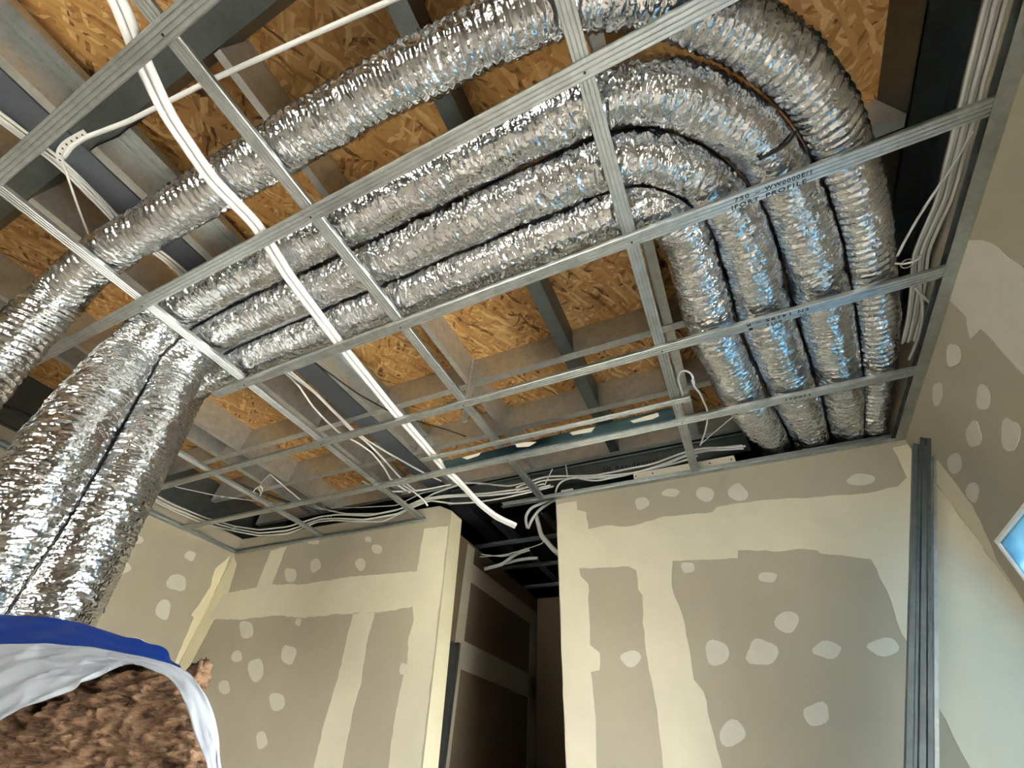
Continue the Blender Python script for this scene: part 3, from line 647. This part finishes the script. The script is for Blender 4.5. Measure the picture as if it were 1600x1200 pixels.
# taut white rod and perforated strap at the upper left
cable('white_rod', Zp([(100,246),(112,228),(135,214),(200,190),(330,125),(480,58),(640,-12),(700,-40)], 1.60)+[(-0.06, -0.04, 1.62), (0.06, -0.025, 1.732)], 0.0075, 'white_cable', 'straight white cable crossing the top left bays at a slant', None, 8, 0.02)
cable('cord', Zp([(97,250),(112,295),(126,335),(141,372)], 1.62), 0.004, 'white_cable', 'thin white cord hanging from the perforated strap', None, 6)
spx = [(94,254),(92,240),(100,228),(115,218),(135,208)]
SP = resample(Zp(spx, 1.605), 0.01, 0.02); T_, N_, B_ = frames(SP); V = []
for q, t in zip(SP, T_):
    w = np.cross(t, [0, 0, 1]); w /= np.linalg.norm(w); V += [q-w*0.012, q+w*0.012, q+w*0.012+[0, 0, 0.0015], q-w*0.012+[0, 0, 0.0015]]
Fs = []
for i in range(len(SP)-1):
    for j in range(4): Fs.append((i*4+j, i*4+(j+1) % 4, (i+1)*4+(j+1) % 4, (i+1)*4+j))
strap = setp(fixnormals(mesh('perforated_strap', V, Fs, M['tie'])), 'curved white perforated strap over the slate beam at upper left', 'strap')
for i in range(1, len(SP)-1, 3):
    q = SP[i]; o = mesh('hole', [(q[0]+0.004*math.cos(a), q[1]+0.004*math.sin(a), q[2]-0.0004+zz) for zz in (0, 0.0012) for a in np.linspace(0, 2*math.pi, 8, endpoint=False)], [tuple(range(7, -1, -1)), tuple(range(8, 16))]+[(k, (k+1) % 8, 8+(k+1) % 8, 8+k) for k in range(8)], M['black'], strap)

# dark cables above the open bays
cable('cable', Zp([(470,545),(490,566),(524,590),(560,616),(600,638),(624,651),(640,656)], 1.66), 0.005, 'black', 'thin black cable dipping below the slate beam', 'black cables')
cable('cable', Zp([(640,655),(660,660),(700,672),(728,682)], 1.70), 0.004, 'black', 'thin black cable end over the bay left of the hanger', 'black cables')
cable('cable', Zp([(-20,622),(0,632),(64,656),(110,680)], 1.55), 0.012, 'black', 'thick black cable at the left edge behind the drooping ducts', 'black cables')
cable('cable', Zp([(-20,650),(0,660),(60,690),(110,720)], 1.50), 0.010, 'black', 'second thick black cable at the left edge behind the drooping ducts', 'black cables')
cable('cable', Zp([(340,742),(372,756),(420,775),(455,786),(500,800)], 1.58), 0.011, 'black', 'thick black cable above the grid near the hanging coil', 'black cables')

# cables along the left and back walls
GW = 'pale cables bundled along the back wall'
def wallrun(pl, pb, Y): return [tuple(onx(x, y, -3.93)) for x, y in pl]+[tuple(ony(x, y, Y)) for x, y in pb]
W = [([(231,768),(270,788),(318,808)], [(366,822),(405,828),(450,823),(501,807),(530,804),(575,806),(621,797),(662,779),(700,774),(760,771),(805,765),(850,756)]),
     ([(231,774),(270,794),(318,813)], [(366,826),(405,833),(450,829),(501,811),(528,810),(570,812),(621,803),(665,781),(705,776),(765,774),(812,769),(860,758)]),
     ([(235,780),(275,800),(318,818)], [(366,830),(405,837),(450,834),(497,815),(525,813),(560,815),(600,815),(640,795),(672,782),(707,787),(745,785),(782,779),(815,772),(865,760)]),
     ([], [(489,789),(505,796),(540,803),(590,803),(640,792),(680,770),(727,754),(760,756),(795,760),(830,752)])]
for k, (a, b) in enumerate(W):
    cable('cable', wallrun(a, b, 2.30+0.014*k), 0.0062, 'grey_cable', ['uppermost pale cable strung from the left wall corner along the back wall', 'second pale cable strung from the left wall corner along the back wall', 'lowest sagging pale cable strung from the left wall corner along the back wall', 'pale cable joining the back wall bundle at the tie left of the doorway'][k], GW)
cable('cable', Yp([(505,793),(560,793),(620,790),(660,770),(700,762),(730,752)], 2.36), 0.004, 'grey_cable', 'thin pale cable just above the back wall bundle left of the doorway', GW)
cable('cable', Yp([(566,752),(600,768),(640,768),(670,764),(705,757)], 2.25), 0.0058, 'white_cable', 'white cable curving under the last channel into the doorway bundle', GW)
cable('cable', Yp([(608,747),(633,759),(648,770),(661,780),(668,790)], 2.15), 0.0058, 'white_cable', 'short white cable dropping to the corner of the doorway', GW)
E2 = [[(806,762),(840,748),(859,744),(885,744),(930,743),(975,734),(1020,725),(1071,706),(1100,700),(1140,699),(1165,697)],
      [(868,770),(870,759),(879,750),(905,745),(945,744),(990,739),(1035,728),(1071,712),(1105,704),(1145,702),(1162,701)],
      [(895,745),(915,750),(933,752),(975,743),(1020,733),(1050,725),(1075,718),(1090,712)],
      [(806,768),(845,751),(900,747),(950,747),(1000,737),(1045,722),(1075,709),(1120,700),(1160,696)]]
for k, pts in enumerate(E2):
    cable('cable', Yp(pts, 2.44+0.012*k), 0.0062, 'white_cable', ['topmost white cable above the right part of the back wall', 'white cable that bends up beside the small pale block on the back wall', 'short white cable dipping lowest above the right part of the back wall', 'second white cable above the right part of the back wall'][k], GW)
tie(ony(366,826,2.32), (1, 0, 0), 0.02, 'cable tie on the back wall cables at the left corner')
tie(ony(515,808,2.33), (1, 0, 0), 0.02, 'cable tie on the back wall cables midway to the doorway')
for p, q, lb in (((851,758),(863,733),'slanted loose cable tail sticking up right of the doorway'), ((887,747),(884,726),'upright loose cable tail sticking up beside the small pale block'), ((497,768),(505,790),'cable tie tail hanging above the back wall bundle')):
    cable('cable_tail', [tuple(ony(*p, 2.42)), tuple((ony(*p, 2.42)+ony(*q, 2.42))/2), tuple(ony(*q, 2.42))], 0.004, 'tie', lb, None, 6, 0.0, 'cable tail')

# looped wire with coil in the left bays
lw = Zp([(473,784),(450,765),(430,748),(422,741),(412,750),(404,763)], 1.50)
coil = []
c0 = onz(402, 770, 1.495); U = ray(402, 770); U /= np.linalg.norm(U); e1 = np.cross(U, [0, 0, 1]); e1 /= np.linalg.norm(e1); e2 = np.cross(U, e1)
for t in np.linspace(0, 2*math.pi*3.2, 60): coil.append(tuple(c0+e1*0.028*math.cos(t)+e2*0.05*math.sin(t)+U*0.004*t/6))
cable('cable', lw+coil, 0.0042, 'white_cable', 'white wire ending in a small coil hanging in the left bays', None, 6, 0.006)
cable('cord', Zp([(215,745),(280,762),(340,775),(400,783),(452,788)], 1.46), 0.0025, 'white_cable', 'thin white cord stretched across the left bays', None, 6)

# white lead with knot beside the middle channel
kn = Zp([(1067,618),(1058,591),(1064,578),(1076,580),(1083,588),(1083,603),(1094,615),(1105,640),(1105,660),(1101,678),(1094,696)], 1.50)
cable('cable', kn, 0.0048, 'white_cable', 'white lead looping beside the middle channel, with a knot', None, 8, 0.015)
c0 = onz(1083, 596, 1.495); coil = [tuple(c0+e1*0.008*math.cos(t)+np.array([0, 1, 0])*0.02*math.sin(t)) for t in np.linspace(0, 6.28*2, 30)]
cable('cable_knot', coil, 0.005, 'white_cable', 'small white cable knot on the lead beside the middle channel', None, 6, 0.004)
cable('cord', Zp([(1144,652),(1120,672),(1094,695)], 1.46), 0.0022, 'white_cable', 'thin white cord tied between duct and back wall cables', None, 6)

# cables along the right wall
GR = 'pale cables along the right wall'
rp = [(1558,-20),(1550,0),(1532,72),(1515,145),(1490,228),(1462,315),(1432,372),(1420,402),(1418,450),(1416,500),(1415,535)]
for k in range(5):
    P = np.array([(0.975, -2.6, 1.50)]+Zp(rp, 1.50)); P = P+np.array([0.0112*k+0.0125, 0, 0.007*(k % 2)]); P[:, 0] = np.minimum(P[:, 0], 0.974+0.0108*k)
    cable('cable', P, 0.0056, 'grey_cable', f'pale cable of the tight bundle along the right wall, {["first", "second", "third", "fourth", "fifth"][k]} from the ducts', GR)
cable('cable', Zp([(1520,205),(1490,258),(1450,315),(1417,370),(1402,400)], 1.46), 0.0042, 'grey_cable', 'single thin cable slanting between the right wall bundle and the ribbed duct', GR)
cable('cable', Zp([(1437,400),(1436,440),(1441,470),(1442,490),(1437,520),(1428,545),(1420,562)], 1.48), 0.0058, 'grey_cable', 'loose cable bowing away from the right wall bundle', GR)
cable('cable', Zp([(1430,450),(1440,462),(1452,472),(1462,480)], 1.47), 0.005, 'grey_cable', 'short cable stub turning off to the right wall', GR)
tie(onz(1417, 412, 1.50), (0, 1, 0.05), 0.026, 'cable tie round the right wall bundle')
cable('tie_strip', Zp([(1393,411),(1410,413),(1425,410),(1436,404)], 1.47), 0.004, 'tie', 'flat tie strip holding the right wall bundle to the ribbed duct', None, 6, 0.01, 'cable tie')

# conduits and boxes at the doorway head
GC = 'grey conduits at the doorway'
cable('conduit', Yp([(905,768),(865,778),(848,786),(830,793),(821,806),(822,818),(824,825)], 2.46), 0.0105, 'cond', 'grey conduit looping down at the top right of the doorway, outer curve', GC, 10, 0.02, 'conduit')
cable('conduit', Yp([(915,772),(880,778),(862,783),(842,797),(830,813),(825,826)], 2.50), 0.0105, 'cond', 'grey conduit looping down at the top right of the doorway, inner curve', GC, 10, 0.02, 'conduit')
cable('conduit', Yp([(757,889),(785,882),(805,866),(826,858)], 3.0), 0.014, 'cond', 'grey conduit lying across the dark corridor ceiling, bent upwards', GC, 10, 0.03, 'conduit')
cable('conduit', Yp([(790,880),(805,876),(822,873),(840,872)], 3.02), 0.012, 'cond', 'short grey conduit in the dark corridor, pointing right', GC, 10, 0.02, 'conduit')
cable('conduit', Yp([(838,806),(846,838),(856,848),(866,860),(884,874)], 2.535), 0.016, 'cond', 'grey conduit hanging beside the right edge of the doorway', GC, 10, 0.02, 'conduit')
cable('cable', Yp([(750,870),(790,867),(825,857),(852,848),(845,840),(848,832)], 2.9), 0.004, 'grey_cable', 'thin grey cable crossing the dark corridor above the conduits', GC)
cable('cable', Yp([(752,866),(785,870),(815,864),(828,860)], 2.95), 0.004, 'grey_cable', 'second thin grey cable in the dark corridor, resting on the conduit', GC)
def boxpx(name, mat, x0, y0, x1, y1, Y, thick, label, cat):
    a = ony(x0, y0, Y); b = ony(x1, y1, Y)
    return setp(box(name, M[mat], min(a[0], b[0]), max(a[0], b[0]), Y, Y+thick, min(a[2], b[2]), max(a[2], b[2]), None, 0.002), label, cat)
bk = ony(885, 765, 2.405)
blk = setp(box('cover_plate', M['plaster'], bk[0]-0.04, bk[0]+0.045, 2.405, 2.43, H+0.012, H+0.062, None, 0.003), 'small pale screwed block standing on the back wall beside the doorway', 'block')
for dx in (-0.027, 0.027):
    mesh('screw', [(bk[0]+dx+0.004*math.cos(a), yy, H+0.045+0.004*math.sin(a)) for yy in (2.403, 2.406) for a in np.linspace(0, 2*math.pi, 8, endpoint=False)], [tuple(range(8)), tuple(range(15, 7, -1))]+[(k, (k+1) % 8, 8+(k+1) % 8, 8+k) for k in range(8)], M['screw'], blk)
off_ = setp(box('board_offcut', M['plaster'], -0.36, 0.24, 2.43, 2.443, H+0.012, H+0.105, None, 0.001), 'long pale plasterboard offcut standing above the back wall right of the doorway', 'board')
for dx in (-0.345, -0.24, 0.10, 0.22):
    mesh('screw', [(dx+0.005*math.cos(a), yy, H+0.08+0.005*math.sin(a)) for yy in (2.428, 2.431) for a in np.linspace(0, 2*math.pi, 8, endpoint=False)], [tuple(range(8)), tuple(range(15, 7, -1))]+[(k, (k+1) % 8, 8+(k+1) % 8, 8+k) for k in range(8)], M['screw'], off_)
# corridor grid
GK = 'dim ceiling channels in the dark corridor'
for k, y in enumerate((2.95, 3.45, 3.95, 4.5, 5.1)):
    V, Fs = extrude(chan_sec(y, H), 'x', -1.79, -0.76); setp(fixnormals(mesh('furring_channel', V, Fs, M['galv_shaded'])), f'dim ceiling channel across the dark corridor, {["first", "second", "third", "fourth", "fifth"][k]} beyond the doorway', 'ceiling channel', GK)
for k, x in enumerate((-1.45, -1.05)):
    V, Fs = extrude(chan_sec(x, H+0.0185), 'y', YB+0.2, 6.0); setp(fixnormals(mesh('furring_channel', V, Fs, M['galv_shaded'])), f'dim ceiling channel running down the dark corridor, {["left", "right"][k]} one', 'ceiling channel', GK)
# dark door lining in the corridor, behind the doorway's left edge
dz = ony(709, 995, 2.62)[2]
door = setp(empty('door_1', (-1.79, 2.66, FL)), kind='structure')
for nm, (x0, x1, y0, y1, z0, z1) in (('door_leaf', (-1.80, -1.755, 2.58, 2.80, FL, dz)), ('door_lining', (-1.80, -1.745, 2.80, 2.825, FL, dz+0.01))):
    o = box(nm, M['dark_door'], x0, x1, y0, y1, z0, z1, door); o.matrix_parent_inverse = Matrix.Translation(-Vector(door.location))
# corridor wall compound bands, dulled to board colour for the corridor shade
wcl = bpy.data.objects['wall_corridor_left']
for (y0, y1, z0, z1) in ((2.83, 2.95, FL, 1.38), (2.95, 4.29, 1.12, 1.26), (2.95, 4.29, 0.55, 0.72), (4.12, 4.29, FL, 1.12)):
    box('compound_band', M['board'], -1.8, -1.7984, y0, y1, z0, z1, wcl)

# ================================================================== insulation bale in its bag
bale = empty('insulation_bale'); setp(bale, 'opened bale of brown mineral wool in a white and blue plastic bag', 'insulation bale')
A_ = atd(330, 1130, 0.80); B_ = atd(-120, 1150, 0.93)
ud = np.array([A_[0]-B_[0], A_[1]-B_[1], 0]); ud /= np.linalg.norm(ud)          # to the right along the bale face
nd = np.array([ud[1], -ud[0], 0])                                             # towards the viewer
if nd @ (-A_) < 0: nd = -nd
def uv(x, y, off=0.0):
    d = ray(x, y); P0 = A_+nd*off; t = (nd @ P0)/(nd @ d); p = d*t; return ((p-A_) @ ud, p[2])
bd = np.array([A_[0], A_[1], 0]); bd /= np.linalg.norm(bd); bd = bd-ud*0.25; bd /= np.linalg.norm(bd)   # the bale runs back along the line of sight
def at3(u, v, off=0.0): q = A_+ud*u+nd*off; return (q[0], q[1], v)
topc = [uv(*p) for p in [(-50,1052),(-25,1048),(0,1045),(100,1035),(200,1030),(240,1036),(270,1050),(292,1076),(304,1110),(312,1150),(322,1200)]]
tu = np.array([p[0] for p in topc]); tv = np.array([p[1] for p in topc])
uL, uR = tu[0], tu[-1]; nu = 220
us = np.linspace(uL, uR-0.001, nu); tops = np.interp(us, tu, tv)
rows = np.r_[np.linspace(0, 1, 110)**1.0*0.30, np.linspace(0.34, 1.0, 8)]
Ug, Rg = np.meshgrid(us, rows, indexing='xy'); Tg = np.interp(Ug, tu, tv); Vg = Tg+(FL-Tg)*np.where(Rg <= 0.301, Rg, Rg)
def n2(u, v, su, sv, seed):
    return vnoise((u-uL)/su+3, (v+3)/sv, 997, seed)
wv = 0.012*n2(Ug, Vg, 0.09, 0.07, 3)
dd = 0.012*n2(Ug, Vg+wv, 0.14, 0.05, 1)+0.016*(0.7-np.abs(n2(Ug, Vg+2*wv, 0.06, 0.011, 2))*2)+0.011*(1-2*np.abs(n2(Ug, Vg+1.5*wv, 0.035, 0.006, 5)))+0.004*n2(Ug, Vg, 0.008, 0.004, 6)
edge = np.clip((Ug-uR)/-0.05, 0, 1)*np.clip(Rg/0.02, 0, 1); dd = (dd-0.004)*np.clip(edge+0.25, 0, 1)-(1-edge)*0.02
ctr_ = A_[None, None]+ud*Ug[..., None]+nd*dd[..., None]; ctr_[..., 2] = Vg
nr = len(rows); V = ctr_.reshape(-1, 3).tolist(); Fs = [(i*nu+j, i*nu+j+1, (i+1)*nu+j+1, (i+1)*nu+j) for i in range(nr-1) for j in range(nu-1)]
# back and sides
ring = [(nr-1-i)*nu for i in range(nr)]+list(range(1, nu))+[i*nu+nu-1 for i in range(1, nr)]
n0 = len(V)
for idx in ring: q = np.array(V[idx])+bd*0.09; V.append((q[0], q[1], V[idx][2]))
for k in range(len(ring)-1): Fs.append((ring[k], n0+k, n0+k+1, ring[k+1]))
Fs.append((ring[-1], n0+len(ring)-1, n0, ring[0]))
Fs.append(tuple(range(n0, n0+len(ring))))
wool = mesh('mineral_wool', V, Fs, M['wool'], bale, True)
# tuft showing outside the bag at the top right
tc_ = np.array(at3(*uv(303, 1066, -0.06), -0.06)); tm = MB(); V = []; Fs = []
for i in range(13):
    for j in range(20):
        th = math.pi*i/12; ph = 2*math.pi*j/20; rr = 0.036*(1+0.25*math.sin(5*ph+3*th)+0.15*math.sin(11*th+2*ph)); V.append(tuple(tc_+ud*rr*0.75*math.sin(th)*math.cos(ph)+nd*rr*0.6*math.sin(th)*math.sin(ph)+np.array([0, 0, rr*math.cos(th)])))
for i in range(12):
    for j in range(20): Fs.append((i*20+j, i*20+(j+1) % 20, (i+1)*20+(j+1) % 20, (i+1)*20+j))
mesh('wool_tuft', V, Fs, M['wool'], bale, True)
def ribbon(name, outer, inner, mat, off0, off1, seed, th=0.0025, wr=0.004, nacr=10):
    """sheet between two pixel curves on the bale face, wrinkled, with thickness"""
    O = resample([(*at3(*uv(*p, off0), off0),) for p in outer], 0.006, 0.012); I = resample([(*at3(*uv(*p, off1), off1),) for p in inner], 0.006, 0.012)
    n = 120; ip = lambda Q: np.stack([np.interp(np.linspace(0, len(Q)-1, n), np.arange(len(Q)), Q[:, k]) for k in range(3)], 1)
    O, I = ip(O), ip(I); t = np.linspace(0, 1, nacr)
    G = O[:, None]*(1-t)[None, :, None]+I[:, None]*t[None, :, None]
    X, Y = np.meshgrid(np.arange(n)/n*10, t*5, indexing='ij')
    w = wr*(1-2*np.abs(vnoise(X*0.45+Y*0.25+2, Y*1.9+X*0.30, 91, seed)))+wr*0.5*vnoise(X*0.8+1, Y*3.2, 91, seed+1)
    G = G+nd*w[..., None]; Bk = G-nd*th; V = np.concatenate([G.reshape(-1, 3), Bk.reshape(-1, 3)]).tolist(); m = n*nacr; Fs = []
    for i in range(n-1):
        for j in range(nacr-1):
            a, b, c, d = i*nacr+j, i*nacr+j+1, (i+1)*nacr+j+1, (i+1)*nacr+j; Fs += [(a, b, c, d), (m+d, m+c, m+b, m+a)]
        Fs += [(i*nacr, (i+1)*nacr, m+(i+1)*nacr, m+i*nacr), ((i+1)*nacr+nacr-1, i*nacr+nacr-1, m+i*nacr+nacr-1, m+(i+1)*nacr+nacr-1)]
    return fixnormals(mesh(name, V, Fs, mat, bale, True))
o = ribbon('bag_flap', [(-40,1008),(-20,1007),(0,1006),(80,1006),(150,1012),(200,1022),(240,1035)], [(-40,1148),(-20,1139),(0,1130),(40,1106),(100,1082),(150,1058),(190,1038)], M['bag_white'], 0.03, 0.045, 71, wr=0.008, nacr=26); o['label'] = 'loose white plastic flap'
o = ribbon('bag_edge', [(170,1016),(225,1026),(270,1038),(298,1053),(318,1080),(330,1110),(340,1150),(346,1200),(352,1290)], [(170,1030),(220,1040),(262,1056),(282,1080),(296,1110),(306,1150),(325,1200),(335,1290)], M['bag_white'], 0.028, 0.04, 81, wr=0.004); o['label'] = 'folded white plastic bag edge'
o = ribbon('bag_top', [(-40,959),(-20,959),(0,960),(90,966),(130,974),(170,987),(200,997),(217,997),(230,1006),(250,1008),(266,1018),(262,1030),(282,1040)], [(-40,1010),(-20,1010),(0,1009),(80,1008),(150,1014),(200,1024),(225,1029),(235,1031),(245,1034),(255,1036),(262,1038),(270,1040),(280,1044)], M['bag_blue'], -0.02, 0.024, 91, wr=0.004); o['label'] = 'dark blue plastic upper part of the bag'
# bag running back over the top of the wool
V = []; Fs = []
oc = resample([at3(u, v+0.008, -0.02) for u, v in topc[:7]], 0.02, 0.02); k = len(oc)
for t in (0.0, 0.03, 0.06, 0.09):
    for q in oc: V.append((q[0]+bd[0]*t, q[1]+bd[1]*t, q[2]+0.01*math.sin(t*7)))
for i in range(3):
    for j in range(k-1): Fs.append((i*k+j, i*k+j+1, (i+1)*k+j+1, (i+1)*k+j))
o = mesh('bag_back', V, Fs, M['bag_blue'], bale, True); md = o.modifiers.new('thickness', 'SOLIDIFY'); md.thickness = 0.002

# ------------------------------------------------------------------ lift everything so that the floor lies at height zero
for o in SC.objects:
    if o.parent is None: o.location.z += CZ
